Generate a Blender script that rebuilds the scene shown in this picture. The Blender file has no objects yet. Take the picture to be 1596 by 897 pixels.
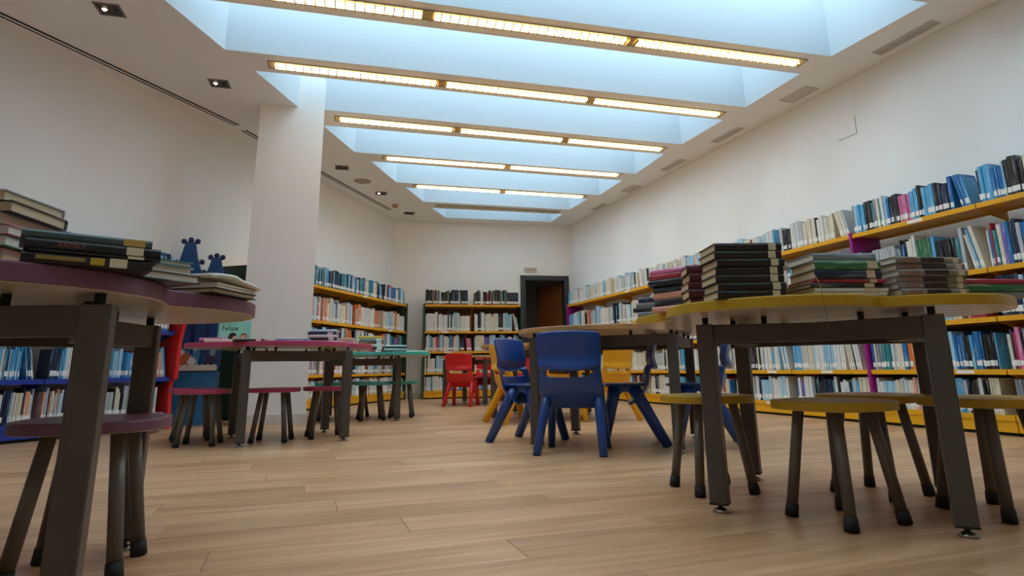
import bpy, bmesh, math, random
from mathutils import Vector, Matrix, Euler
R = math.radians
random.seed(11)
scene = bpy.context.scene
COL = scene.collection

# ------------------------------------------------------------------ camera
CAM_F, CAM_CY, CAM_H = 950.0, 354.0, 0.45
PITCH, ROLL = math.atan((574.6 - 354.0) / 950.0), R(0.72)
cam_d = bpy.data.cameras.new('camera')
cam = bpy.data.objects.new('camera', cam_d); COL.objects.link(cam)
cam_d.sensor_width = 36.0; cam_d.lens = 36.0 * CAM_F / 1596.0
cam_d.shift_y = -(448.5 - CAM_CY) / 1596.0
cam_d.clip_start = 0.02
cam.matrix_world = Matrix.Translation((0, 0, CAM_H)) @ Matrix.Rotation(R(90) + PITCH, 4, 'X') @ Matrix.Rotation(-ROLL, 4, 'Z')
scene.camera = cam

# ------------------------------------------------------------------ world: even overcast daylight, exposure
world = bpy.data.worlds.new('overcast_sky'); scene.world = world; world.use_nodes = True
bg = world.node_tree.nodes['Background']
bg.inputs['Color'].default_value = (0.66, 0.85, 1.0, 1)
bg.inputs['Strength'].default_value = 4.0
vs = scene.view_settings
vs.view_transform = 'Standard'; vs.look = 'None'; vs.gamma = 1.0; vs.use_curve_mapping = False
vs.exposure = 0.68
scene.cycles.max_bounces = 16
scene.cycles.diffuse_bounces = 10
scene.cycles.sample_clamp_indirect = 6.0

# ------------------------------------------------------------------ materials
def lin(h):
    h = h.lstrip('#'); out = []
    for i in (0, 2, 4):
        v = int(h[i:i + 2], 16) / 255.0
        out.append(v / 12.92 if v <= 0.04045 else ((v + 0.055) / 1.055) ** 2.4)
    return (*out, 1.0)

MATS = {}
def mat(name, hexcol, rough=0.5, metal=0.0, vary=0.06, scale=8.0, bump=0.0, bscale=60.0, spec=0.5, coat=0.0, stretch=None):
    if name in MATS: return MATS[name]
    m = bpy.data.materials.new(name); m.use_nodes = True; MATS[name] = m
    nt = m.node_tree; b = nt.nodes['Principled BSDF']
    c = lin(hexcol)
    b.inputs['Roughness'].default_value = rough; b.inputs['Metallic'].default_value = metal
    b.inputs['Specular IOR Level'].default_value = spec; b.inputs['Coat Weight'].default_value = coat
    tc = nt.nodes.new('ShaderNodeTexCoord'); src = tc.outputs['Object']
    if stretch:
        mp = nt.nodes.new('ShaderNodeMapping'); mp.inputs['Scale'].default_value = stretch
        nt.links.new(src, mp.inputs['Vector']); src = mp.outputs['Vector']
    n = nt.nodes.new('ShaderNodeTexNoise'); n.inputs['Scale'].default_value = scale; n.inputs['Detail'].default_value = 4
    nt.links.new(src, n.inputs['Vector'])
    r = nt.nodes.new('ShaderNodeValToRGB'); r.color_ramp.elements[0].position = 0.3; r.color_ramp.elements[1].position = 0.7
    r.color_ramp.elements[0].color = tuple(max(0, x * (1 - vary)) for x in c[:3]) + (1,)
    r.color_ramp.elements[1].color = tuple(min(1, x * (1 + vary)) for x in c[:3]) + (1,)
    nt.links.new(n.outputs['Fac'], r.inputs['Fac']); nt.links.new(r.outputs['Color'], b.inputs['Base Color'])
    if bump:
        n2 = nt.nodes.new('ShaderNodeTexNoise'); n2.inputs['Scale'].default_value = bscale; n2.inputs['Detail'].default_value = 3
        nt.links.new(tc.outputs['Object'], n2.inputs['Vector'])
        bp = nt.nodes.new('ShaderNodeBump'); bp.inputs['Strength'].default_value = bump; bp.inputs['Distance'].default_value = 0.002
        nt.links.new(n2.outputs['Fac'], bp.inputs['Height']); nt.links.new(bp.outputs['Normal'], b.inputs['Normal'])
    return m

def emis(name, hexcol, strength):
    m = bpy.data.materials.new(name); m.use_nodes = True; MATS[name] = m
    b = m.node_tree.nodes['Principled BSDF']
    b.inputs['Base Color'].default_value = lin(hexcol)
    b.inputs['Emission Color'].default_value = lin(hexcol); b.inputs['Emission Strength'].default_value = strength
    return m

M_WALL = mat('wall_paint', 'eae9e6', 0.9, vary=0.015, scale=1.5, bump=0.08, bscale=90)
M_CEIL = mat('ceiling_paint', 'f0eeea', 0.92, vary=0.015, scale=1.2, bump=0.05, bscale=90)
M_SHAFT = mat('skylight_well_dimmed', 'c0c8cc', 0.9, vary=0.01, scale=1.0)  # white well walls; the grey-blue colour stands in for weaker light on them
M_FRAME = mat('table_frame_metal', '514a44', 0.45, metal=0.25, vary=0.05, scale=20)
M_STOOLLEG = mat('stool_leg_metal', '645d55', 0.4, metal=0.3, vary=0.05, scale=20)
M_RUB = mat('black_rubber', '17171a', 0.7, vary=0.1, scale=30)
M_CHROME = mat('foot_chrome', '9a948c', 0.28, metal=0.9, vary=0.05)
M_UNDER = mat('beige_laminate', 'cfc3b2', 0.22, vary=0.03, scale=5, spec=0.6)
M_SHELF = mat('yellow_shelf_metal', 'e0a010', 0.45, vary=0.05, scale=6)
M_MAG = mat('magenta_panel', '97107e', 0.45, vary=0.05, scale=6)
M_GREEN = mat('dark_green_panel', '24402c', 0.55, vary=0.08, scale=6)
M_BLUE = mat('blue_shelf_board', '1f3590', 0.45, vary=0.06, scale=6)
M_RED = mat('red_lacquer_board', 'd3241f', 0.4, vary=0.05, scale=5)
M_DARK = mat('dark_void', '1b1715', 0.8)
M_PAGE = mat('page_paper', 'cdb795', 0.85, vary=0.10, scale=1.0, stretch=(900, 3, 3))
M_PAGEW = mat('page_paper_white', 'd9d3c6', 0.85, vary=0.08, scale=1.0, stretch=(900, 3, 3))
M_STICK = mat('white_sticker', 'e6e4df', 0.7, vary=0.04, scale=50)
M_STICK2 = mat('cream_sticker', 'cfc3a6', 0.7, vary=0.06, scale=50)
M_INK = mat('black_ink', '17151a', 0.7)
M_ALU = mat('brushed_aluminium', 'b9b4ac', 0.35, metal=0.6, vary=0.04, scale=12)
M_LOUV = mat('louvre_brass_tint', 'd9c48a', 0.3, metal=0.6, vary=0.05)
M_TUBE = emis('fluorescent_tube', 'ffdb9c', 7.0)
M_BULB = emis('halogen_bulb', 'ffe6c0', 6.0)

# ------------------------------------------------------------------ mesh helpers
class MB:
    def __init__(s): s.v = []; s.f = []; s.mi = []
    def add(s, vs_, fs, mi=0, xf=None):
        o = len(s.v)
        s.v += [tuple(xf @ Vector(p)) for p in vs_] if xf else [tuple(p) for p in vs_]
        s.f += [tuple(o + i for i in f) for f in fs]; s.mi += [mi] * len(fs)
    def box(s, x0, y0, z0, x1, y1, z1, mi=0, xf=None):
        s.add([(x0, y0, z0), (x1, y0, z0), (x1, y1, z0), (x0, y1, z0), (x0, y0, z1), (x1, y0, z1), (x1, y1, z1), (x0, y1, z1)],
              [(3, 2, 1, 0), (4, 5, 6, 7), (0, 1, 5, 4), (1, 2, 6, 5), (2, 3, 7, 6), (3, 0, 4, 7)], mi, xf)
    def prism(s, pts, z0, z1, mi=(0, 0, 0), xf=None):      # pts CCW; mi = bottom, top, side
        n = len(pts)
        b = [(p[0], p[1], z0) for p in pts]; t = [(p[0], p[1], z1) for p in pts]
        s.add(b + t, [], 0, xf); o = len(s.v) - 2 * n
        s.f.append(tuple(o + i for i in reversed(range(n)))); s.mi.append(mi[0])
        s.f.append(tuple(o + n + i for i in range(n))); s.mi.append(mi[1])
        for i in range(n):
            j = (i + 1) % n
            s.f.append((o + i, o + j, o + n + j, o + n + i)); s.mi.append(mi[2])
    def tube(s, pts, rad, k=12, mi=0, cap=True, sq=1.0):
        rings = []; pts = [Vector(p) for p in pts]
        if not isinstance(rad, (list, tuple)): rad = [rad] * len(pts)
        for i, p in enumerate(pts):
            d = (pts[min(i + 1, len(pts) - 1)] - pts[max(i - 1, 0)]).normalized()
            a = d.cross(Vector((0, 1, 0))) if abs(d.y) < 0.9 else d.cross(Vector((1, 0, 0)))
            a.normalize(); b = d.cross(a)
            rings.append([tuple(p + rad[i] * (a * math.cos(2 * math.pi * j / k) + sq * b * math.sin(2 * math.pi * j / k))) for j in range(k)])
        o = len(s.v)
        for r_ in rings: s.v += r_
        for i in range(len(rings) - 1):
            for j in range(k):
                s.f.append((o + i * k + j, o + i * k + (j + 1) % k, o + (i + 1) * k + (j + 1) % k, o + (i + 1) * k + j)); s.mi.append(mi)
        if cap:
            s.f.append(tuple(o + j for j in reversed(range(k)))); s.mi.append(mi)
            e = o + (len(rings) - 1) * k
            s.f.append(tuple(e + j for j in range(k))); s.mi.append(mi)
    def lathe(s, prof, k=16, mi=0, c=(0, 0, 0)):
        o = len(s.v)
        for r_, z in prof:
            for j in range(k):
                a = 2 * math.pi * j / k
                s.v.append((c[0] + r_ * math.cos(a), c[1] + r_ * math.sin(a), c[2] + z))
        for i in range(len(prof) - 1):
            for j in range(k):
                s.f.append((o + i * k + j, o + i * k + (j + 1) % k, o + (i + 1) * k + (j + 1) % k, o + (i + 1) * k + j)); s.mi.append(mi)
        s.f.append(tuple(o + j for j in reversed(range(k)))); s.mi.append(mi)
        e = o + (len(prof) - 1) * k
        s.f.append(tuple(e + j for j in range(k))); s.mi.append(mi)
    def mesh(s, name, mats, smooth=False):
        me = bpy.data.meshes.new(name); me.from_pydata(s.v, [], s.f)
        for m in (mats if isinstance(mats, (list, tuple)) else [mats]): me.materials.append(m)
        me.polygons.foreach_set('material_index', s.mi)
        if smooth: me.polygons.foreach_set('use_smooth', [True] * len(s.f))
        bm = bmesh.new(); bm.from_mesh(me); bmesh.ops.recalc_face_normals(bm, faces=bm.faces); bm.to_mesh(me); bm.free()
        me.update(); return me
    def build(s, name, mats, parent=None, smooth=False, bevel=0.0, loc=None, rot=None):
        return link(name, s.mesh(name, mats, smooth), parent, bevel, loc, rot)

def link(name, me, parent=None, bevel=0.0, loc=None, rot=None):
    o = bpy.data.objects.new(name, me); COL.objects.link(o)
    if parent: o.parent = parent
    if loc is not None: o.location = loc
    if rot is not None: o.rotation_euler = rot
    if bevel:
        b = o.modifiers.new('bevel', 'BEVEL'); b.width = bevel; b.segments = 2; b.limit_method = 'ANGLE'; b.angle_limit = R(40)
        b.harden_normals = False
    return o
def tag(o, label, cat, group=None):
    o['label'] = label; o['category'] = cat
    if group: o['group'] = group
    return o
def thing(name, label, cat, loc=(0, 0, 0), rz=0.0, group=None):
    o = bpy.data.objects.new(name, None); COL.objects.link(o)
    o.location = loc; o.rotation_euler = (0, 0, rz); o.empty_display_size = 0.1
    return tag(o, label, cat, group)
def struct(o): o['kind'] = 'structure'; return o
def copy_tree(o, parent=None):
    c = o.copy(); COL.objects.link(c); c.parent = parent
    for ch in list(o.children): copy_tree(ch, c)
    return c
def text_mesh(s, size, extrude=0.0004, align='CENTER'):
    cu = bpy.data.curves.new('t', 'FONT'); cu.body = s; cu.size = size; cu.extrude = extrude; cu.align_x = align; cu.align_y = 'CENTER'
    ob = bpy.data.objects.new('t', cu); COL.objects.link(ob)
    dg = bpy.context.evaluated_depsgraph_get(); me = bpy.data.meshes.new_from_object(ob.evaluated_get(dg))
    bpy.data.objects.remove(ob); return me

# ================================================================== SETTING
ZC = 3.0
WL = [(-4.86, -1.2), (-3.78, 4.03), (-3.10, 6.07), (-2.08, 10.33)]        # left wall, near to far
WR0, WR1 = (5.34, -1.2), (1.06, 10.945)                                 # right wall
def xr(y): return WR0[0] + (WR1[0] - WR0[0]) * (y - WR0[1]) / (WR1[1] - WR0[1])
def xl(y):
    for a, b in zip(WL[:-1], WL[1:]):
        if y <= b[1]: return a[0] + (b[0] - a[0]) * (y - a[1]) / (b[1] - a[1])
    a, b = WL[-2:]; return a[0] + (b[0] - a[0]) * (y - a[1]) / (b[1] - a[1])

def wall_seg(mb, p, q, z0, z1, t=0.12, side=1):
    d = (Vector(q) - Vector(p)).normalized(); n = Vector((-d.y, d.x)) * t * side
    pts = [p, q, (q[0] + n.x, q[1] + n.y), (p[0] + n.x, p[1] + n.y)]
    if side < 0: pts = pts[::-1]
    mb.prism(pts, z0, z1)

# floor: substrate with real planks
FROT = R(19)
floor = MB()
floor.box(-9.5, -8, -0.05, 12.5, 15, -0.0045)
floor = struct(floor.build('floor', mat('floor_substrate', '4c392b', 0.8)))
floor.rotation_euler = (0, 0, FROT)
def plank_material():
    m = bpy.data.materials.new('oak_plank'); m.use_nodes = True; nt = m.node_tree; b = nt.nodes['Principled BSDF']
    at = nt.nodes.new('ShaderNodeAttribute'); at.attribute_name = 'tint'
    tc = nt.nodes.new('ShaderNodeTexCoord')
    sc = nt.nodes.new('ShaderNodeVectorMath'); sc.operation = 'SCALE'; sc.inputs['Scale'].default_value = 37.0
    nt.links.new(at.outputs['Color'], sc.inputs[0])
    ad = nt.nodes.new('ShaderNodeVectorMath'); ad.operation = 'ADD'
    nt.links.new(tc.outputs['Object'], ad.inputs[0]); nt.links.new(sc.outputs['Vector'], ad.inputs[1])
    mp = nt.nodes.new('ShaderNodeMapping'); mp.inputs['Scale'].default_value = (1.3, 22, 1)
    nt.links.new(ad.outputs['Vector'], mp.inputs['Vector'])
    n1 = nt.nodes.new('ShaderNodeTexNoise'); n1.inputs['Scale'].default_value = 1.6; n1.inputs['Detail'].default_value = 6; n1.inputs['Distortion'].default_value = 0.6
    nt.links.new(mp.outputs['Vector'], n1.inputs['Vector'])
    mp2 = nt.nodes.new('ShaderNodeMapping'); mp2.inputs['Scale'].default_value = (0.9, 5, 1)
    nt.links.new(ad.outputs['Vector'], mp2.inputs['Vector'])
    n2 = nt.nodes.new('ShaderNodeTexNoise'); n2.inputs['Scale'].default_value = 1.4; n2.inputs['Detail'].default_value = 3
    nt.links.new(mp2.outputs['Vector'], n2.inputs['Vector'])
    r = nt.nodes.new('ShaderNodeValToRGB'); e = r.color_ramp.elements
    e[0].position = 0.28; e[0].color = lin('8f6947'); e[1].position = 0.72; e[1].color = lin('cba580')
    x = r.color_ramp.elements.new(0.5); x.color = lin('b28861')
    mx = nt.nodes.new('ShaderNodeMix'); mx.data_type = 'FLOAT'; mx.inputs[0].default_value = 0.45
    nt.links.new(n1.outputs['Fac'], mx.inputs[2]); nt.links.new(n2.outputs['Fac'], mx.inputs[3]); nt.links.new(mx.outputs[0], r.inputs['Fac'])
    hs = nt.nodes.new('ShaderNodeHueSaturation'); 
    mr = nt.nodes.new('ShaderNodeMapRange'); mr.inputs['To Min'].default_value = 0.86; mr.inputs['To Max'].default_value = 1.12
    nt.links.new(at.outputs['Fac'], mr.inputs['Value']); nt.links.new(mr.outputs['Result'], hs.inputs['Value'])
    nt.links.new(r.outputs['Color'], hs.inputs['Color']); nt.links.new(hs.outputs['Color'], b.inputs['Base Color'])
    b.inputs['Roughness'].default_value = 0.36; b.inputs['Specular IOR Level'].default_value = 0.5
    bp = nt.nodes.new('ShaderNodeBump'); bp.inputs['Strength'].default_value = 0.12; bp.inputs['Distance'].default_value = 0.001
    nt.links.new(n1.outputs['Fac'], bp.inputs['Height']); nt.links.new(bp.outputs['Normal'], b.inputs['Normal'])
    return m
M_PLANK = plank_material()
PW, PL = 0.18, 1.22
def set_tint(me, vals):
    a = me.attributes.new('tint', 'FLOAT', 'FACE'); a.data.foreach_set('value', vals)
plank_meshes = []
for k in range(14):
    b = MB(); h = (PL - 0.0012) / 2; w = (PW - 0.0012) / 2; c = 0.0012
    b.add([(-h, -w, -.004), (h, -w, -.004), (h, w, -.004), (-h, w, -.004), (-h, -w, -c), (h, -w, -c), (h, w, -c), (-h, w, -c),
           (-h + c, -w + c, 0), (h - c, -w + c, 0), (h - c, w - c, 0), (-h + c, w - c, 0)],
          [(3, 2, 1, 0), (0, 1, 5, 4), (1, 2, 6, 5), (2, 3, 7, 6), (3, 0, 4, 7), (4, 5, 9, 8), (5, 6, 10, 9), (6, 7, 11, 10), (7, 4, 8, 11), (8, 9, 10, 11)])
    me = b.mesh('plank', M_PLANK); set_tint(me, [(k * 0.618) % 1.0] * len(me.polygons)); plank_meshes.append(me)
cells = []
cf, sf = math.cos(FROT), math.sin(FROT)
for r_ in range(-30, 75):
    off = ((r_ * 0.437) % 1.0) * PL + random.uniform(-.08, .08)
    for q in range(-7, 9):
        lx, ly = q * PL + off, r_ * PW
        X, Y = lx * cf - ly * sf, lx * sf + ly * cf
        if Y < -1.9 or Y > 11.6 or X < xl(Y) - 0.75 or X > xr(Y) + 0.75: continue
        vis = Y > 0.9 and abs(X) < 0.9 * Y + 0.6
        cells.append(((0 if vis else 1, math.hypot(X, Y)), lx, ly))
cells.sort()
rest = MB(); tints = []
for i, (_, lx, ly) in enumerate(cells):
    if i < 230:
        link('plank', plank_meshes[random.randrange(14)], floor, loc=(lx, ly, 0))
    else:
        c = 0.0006
        rest.add([(lx - PL / 2 + c, ly - PW / 2 + c, 0), (lx + PL / 2 - c, ly - PW / 2 + c, 0), (lx + PL / 2 - c, ly + PW / 2 - c, 0), (lx - PL / 2 + c, ly + PW / 2 - c, 0)], [(0, 1, 2, 3)])
        tints.append(random.random())
me = rest.mesh('planks', M_PLANK); set_tint(me, tints)
o = link('planks', me, floor); o['kind'] = 'stuff'

# walls
w = MB()
wall_seg(w, WL[0], WL[1], -.05, ZC + .05); wall_seg(w, WL[1], WL[2], -.05, ZC + .05)
wl = struct(w.build('wall_left', M_WALL))
w = MB(); wall_seg(w, WL[2], WL[3], -.05, ZC + .05); struct(w.build('wall_left_far', M_WALL))
w = MB(); wall_seg(w, WR0, WR1, -.05, ZC + .05, side=-1)
wr = struct(w.build('wall_right', M_WALL))
w = MB(); wall_seg(w, (WL[0][0] - .2, -1.2), (WR0[0] + .2, -1.2), -.05, ZC + .05, side=-1); struct(w.build('wall_back_behind', M_WALL))
# far wall with the door opening (local x along wall)
BW0, BW1 = Vector((-2.25, 10.30)), Vector((1.18, 10.97))
bd = (BW1 - BW0); BLEN = bd.length; bd.normalize(); BANG = math.atan2(bd.y, bd.x)
DX0, DX1, DH = 2.50, 3.25, 2.0
w = MB(); w.box(0, 0, -.05, DX0, .14, ZC + .05); w.box(DX1, 0, -.05, BLEN, .14, ZC + .05); w.box(DX0, 0, DH, DX1, .14, ZC + .05)
wf = struct(w.build('wall_far', M_WALL, loc=(BW0.x, BW0.y, 0), rot=(0, 0, BANG)))
w = MB()   # dim lobby beyond the door
w.box(1.9, .14, -.05, 1.98, 1.7, 2.5); w.box(3.6, .14, -.05, 3.68, 1.7, 2.5); w.box(1.9, 1.62, -.05, 3.68, 1.7, 2.5); w.box(1.9, .14, 2.42, 3.68, 1.7, 2.5); w.box(1.9, .14, -.05, 3.68, 1.7, 0.0)
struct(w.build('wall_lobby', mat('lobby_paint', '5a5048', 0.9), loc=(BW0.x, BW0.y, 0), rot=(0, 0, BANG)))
M_DFR = mat('door_frame_paint', '2e3136', 0.45)
w = MB(); w.box(DX0 - .07, -.025, 0, DX0 + .02, .16, DH + .07); w.box(DX1 - .02, -.025, 0, DX1 + .07, .16, DH + .07); w.box(DX0 + .02, -.025, DH - .02, DX1 - .02, .16, DH + .07)
door = struct(w.build('door_1', M_DFR, loc=(BW0.x, BW0.y, 0), rot=(0, 0, BANG), bevel=.004))
w = MB(); w.box(0, -.04, 0.01, .70, 0, 1.97)
leaf = w.build('door_leaf', mat('brown_door_veneer', '7a4d2a', 0.5, vary=.15, scale=2, stretch=(14, 14, 1)), door, loc=(DX1 - .022, .165, 0), rot=(0, 0, R(180 - 62)), bevel=.003)
w = MB(); w.tube([(.64, -.04, 1.0), (.64, -.09, 1.0), (.53, -.09, 1.0)], .009, 8); w.box(.615, -.046, .93, .665, -.04, 1.07); w.build('door_handle', M_ALU, leaf)
# sign above the door
sg = MB(); sg.box(-.115, -.012, -.045, .115, 0, .045)
sx = 2.62; sp = BW0 + bd * sx
sign = sg.build('door_sign', M_ALU, loc=(sp.x, sp.y, 2.17), rot=(0, 0, BANG), bevel=.002)
tag(sign, 'small grey sign reading ASEOS above the dark framed door', 'sign')
tm = text_mesh('ASEOS', .058, .0008); tm.materials.append(M_INK); link('lettering', tm, sign, loc=(0, -.013, 0), rot=(R(90), 0, 0))
# baseboards
def baseboard(name, p, q, side):
    b = MB(); wall_seg(b, p, q, 0, .08, .012, side); return struct(b.build(name, mat('white_skirting', 'd2cdc4', .6), bevel=.002))
d_ = Vector((WL[3][0] - WL[2][0], WL[3][1] - WL[2][1])).normalized(); nn = Vector((d_.y, -d_.x)) * .001
baseboard('baseboard_left', (WL[2][0] + nn.x, WL[2][1] + nn.y), (WL[3][0] + nn.x, WL[3][1] + nn.y), -1)
b = MB(); b.box(.15, -.012, 0, DX0 - .07, 0, .08); struct(b.build('baseboard_far', mat('white_skirting', 'd2cdc4', .6), loc=(BW0.x, BW0.y, 0), rot=(0, 0, BANG), bevel=.002))
baseboard('baseboard_right', (xr(3.0), 3.0), (xr(10.9), 10.9), 1)

# column
c0 = Vector((-2.445, 5.539)); c1 = Vector((-1.851, 5.644)); ca = math.atan2(*(c1 - c0).yx); cl = (c1 - c0).length
w = MB(); w.prism([(0, 0), (cl, 0), (cl - .075, .44), (0, .44)], -.02, 3.95)
colm = struct(w.build('column', M_WALL, loc=(c0.x, c0.y, 0), rot=(0, 0, ca)))
b = MB(); b.box(-.012, -.012, 0, cl + .012, 0, .085); b.box(-.012, 0, 0, 0, .44, .085); b.prism([(cl, 0), (cl + .012, 0), (cl - .063, .44), (cl - .075, .44)], 0, .085)
b.build('skirting', mat('white_skirting', 'd2cdc4', .6), colm)

# ceiling with skylight wells
SKY = [((-3.00, 0.05), (3.92, 1.55), (-2.86, 0.80), (3.70, 2.20)),      # near-left, near-right, far-left, far-right
       ((-2.78, 1.33), (3.48, 2.84), (-2.66, 2.10), (3.25, 3.55)),
       ((-2.58, 2.60), (3.04, 3.95), (-2.50, 3.38), (2.727, 4.723)),
       ((-2.43, 3.72), (2.606, 5.032), (-2.312, 4.482), (2.38, 5.743)),
       ((-2.218, 4.844), (2.26, 6.066), (-2.102, 5.608), (2.008, 6.781)),
       ((-2.001, 6.069), (1.882, 7.107), (-1.871, 6.902), (1.680, 7.880)),
       ((-1.754, 7.231), (1.553, 8.168), (-1.601, 8.126), (1.33, 8.903)),
       ((-1.519, 8.376), (1.179, 9.111), (-1.372, 9.14), (0.95, 9.75)),
       ((-1.294, 9.533), (0.862, 10.019), (-1.144, 10.18), (0.70, 10.60))]
cm = MB()
def tri_up(pts): cm.add([(p[0], p[1], ZC) for p in pts], [tuple(reversed(range(len(pts))))])
Lc, Rc = [], []
for nl, nr, fl, fr in SKY: Lc += [nl, fl]; Rc += [nr, fr]
for i in range(len(Lc) - 1):
    tri_up([(xl(Lc[i][1]) - .1, Lc[i][1]), Lc[i], Lc[i + 1], (xl(Lc[i + 1][1]) - .1, Lc[i + 1][1])])
    tri_up([Rc[i], (xr(Rc[i][1]) + .1, Rc[i][1]), (xr(Rc[i + 1][1]) + .1, Rc[i + 1][1]), Rc[i + 1]])
    if i % 2 == 1: tri_up([Lc[i], Rc[i], Rc[i + 1], Lc[i + 1]])
tri_up([(xl(-1.3) - .1, -1.3), (xr(-1.3) + .1, -1.3), (xr(Rc[0][1]) + .1, Rc[0][1]), Rc[0], Lc[0], (xl(Lc[0][1]) - .1, Lc[0][1])])
tri_up([(xl(Lc[-1][1]) - .1, Lc[-1][1]), Lc[-1], Rc[-1], (xr(Rc[-1][1]) + .1, Rc[-1][1]), (1.35, 11.2), (-2.4, 10.75)])
ceil = struct(cm.build('ceiling', M_CEIL))
M_GLASS = bpy.data.materials.new('skylight_glass'); M_GLASS.use_nodes = True
nt = M_GLASS.node_tree; nt.nodes.remove(nt.nodes['Principled BSDF'])
tr = nt.nodes.new('ShaderNodeBsdfTransparent'); tr.inputs['Color'].default_value = (.93, .96, .97, 1)
gl = nt.nodes.new('ShaderNodeBsdfGlossy'); gl.inputs['Roughness'].default_value = .05
ms = nt.nodes.new('ShaderNodeMixShader'); ms.inputs[0].default_value = .06
nt.links.new(tr.outputs[0], ms.inputs[1]); nt.links.new(gl.outputs[0], ms.inputs[2]); nt.links.new(ms.outputs[0], nt.nodes['Material Output'].inputs['Surface'])
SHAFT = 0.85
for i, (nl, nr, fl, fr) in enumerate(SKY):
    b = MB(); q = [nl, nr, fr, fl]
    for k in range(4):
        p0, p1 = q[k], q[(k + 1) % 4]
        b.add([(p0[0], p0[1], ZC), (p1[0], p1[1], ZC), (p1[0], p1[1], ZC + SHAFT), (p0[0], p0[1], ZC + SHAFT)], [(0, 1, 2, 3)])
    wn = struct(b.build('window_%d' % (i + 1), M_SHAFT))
    b = MB(); b.prism(q, ZC + SHAFT, ZC + SHAFT + .012); b.build('pane', M_GLASS, wn)
    ctr = sum((Vector(p) for p in q), Vector((0, 0))) / 4
    ld = bpy.data.lights.new('skylight_daylight', 'AREA'); ld.shape = 'RECTANGLE'; ld.size = (Vector(nr) - Vector(nl)).length * .995
    ld.size_y = abs((Vector(fl) - Vector(nl)).y) * .97; ld.cycles.is_portal = True
    lo = bpy.data.objects.new('skylight_daylight', ld); COL.objects.link(lo)
    lo.location = (ctr.x, ctr.y, ZC + SHAFT - .02); lo.rotation_euler = (0, 0, math.atan2(nr[1] - nl[1], nr[0] - nl[0]))

# recessed fluorescent strips in the ceiling ribs
STRIPS = [((-2.16, 3.62), (2.53, 4.83)), ((-2.047, 4.734), (2.196, 5.913)), ((-1.813, 5.887), (1.839, 6.926)), ((-1.573, 7.095), (1.481, 7.905)), ((-1.386, 8.288), (1.123, 8.964)), ((-1.202, 9.378), (.786, 9.90))]
names = ['nearest the camera', 'second from the camera', 'third from the camera', 'fourth from the camera', 'fifth from the camera', 'farthest from the camera']
HW = .055
b = MB(); b.box(-.0045, -HW + .004, 0, .0045, HW - .004, .020); louv = b.mesh('louvre_blade', M_LOUV)
for i, (a, c) in enumerate(STRIPS):
    a, c = Vector(a), Vector(c); L = (c - a).length
    t = thing('ceiling_light', 'long louvred fluorescent strip in the ceiling rib, %s' % names[i], 'ceiling light', (a.x, a.y, ZC - .006), math.atan2(c.y - a.y, c.x - a.x), 'fluorescent strips between the skylights')
    b = MB(); b.box(0, -HW - .012, 0, L, -HW, .006); b.box(0, HW, 0, L, HW + .012, .006); b.box(-.012, -HW - .012, 0, 0, HW + .012, .006); b.box(L, -HW - .012, 0, L + .012, HW + .012, .006)
    b.build('trim', mat('strip_trim', '8d8478', .5), t)
    b = MB(); b.box(0, -HW, .003, L, HW, .005); b.build('reflector', mat('strip_reflector', 'c9b27c', .35, metal=.4), t)
    nt_ = max(1, round(L / 1.5))
    for k in range(nt_):
        off = (i == 5 and k == 0)
        for ty in (-.022, .022):
            b = MB(); b.tube([(L * k / nt_ + .05, ty, -.006), (L * (k + 1) / nt_ - .05, ty, -.006)], .0125, 10)
            b.build('tube', mat('unlit_tube', 'd8d4cc', .4) if off else M_TUBE, t, smooth=True)
    n = int(L / .068)
    for k in range(1, n):
        link('louvre_blade', louv, t, loc=(L * k / n, 0, -.0225))
# recessed square downlights
def downlight(x, y, label, lit):
    t = thing('downlight', label, 'downlight', (x, y, ZC), R(15), 'square recessed downlights along the left ceiling')
    b = MB(); s, q = .085, .070
    for x0, y0, x1, y1 in ((-s, -s, s, -q), (-s, q, s, s), (-s, -q, -q, q), (q, -q, s, q)): b.box(x0, y0, -.004, x1, y1, .0)
    b.build('frame', mat('downlight_frame', '75695e', .45, metal=.4), t)
    b = MB(); b.box(-q, -q, -.0025, q, q, -.001); b.build('recess', mat('downlight_recess', '1d1713', .5), t)
    for k, (px, py) in enumerate(((-.032, 0), (.032, 0))):
        b = MB(); b.lathe([(.005, -.014), (.013, -.008), (.017, -.0025)], 12, c=(px, py, 0)); b.build('lamp', M_BULB if (lit and k == 0) else mat('dark_lamp', '3a322c', .3, metal=.4), t, smooth=True)
for x, y, lb, lit in ((-2.873, 3.907, 'square recessed downlight nearest the camera, over the left wall', 1), (-2.634, 5.078, 'square recessed downlight just before the white column', 1),
                      (-2.179, 7.464, 'dark square downlight first past the white column', 0), (-1.927, 8.653, 'small downlight with a bright spot beyond the round speaker', 1), (-1.709, 9.845, 'downlight closest to the far wall', 0)):
    downlight(x, y, lb, lit)
b = MB(); b.lathe([(.115, 0), (.115, -.006), (.10, -.010), (.0, -.010)], 28); b.v = [(x, y, z) for x, y, z in b.v]
tag(b.build('ceiling_speaker', mat('speaker_grille', 'a89a8c', .7), loc=(-2.056, 8.047, ZC), smooth=True), 'round flush ceiling speaker beyond the column', 'speaker')
b = MB(); b.lathe([(.05, 0), (.05, -.02), (.038, -.045), (.0, -.045)], 20)
tag(b.build('smoke_detector', mat('detector_plastic', 'b5987a', .6), loc=(-1.843, 9.308, ZC), smooth=True), 'small round smoke detector on ceiling near far left corner', 'smoke detector')
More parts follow.
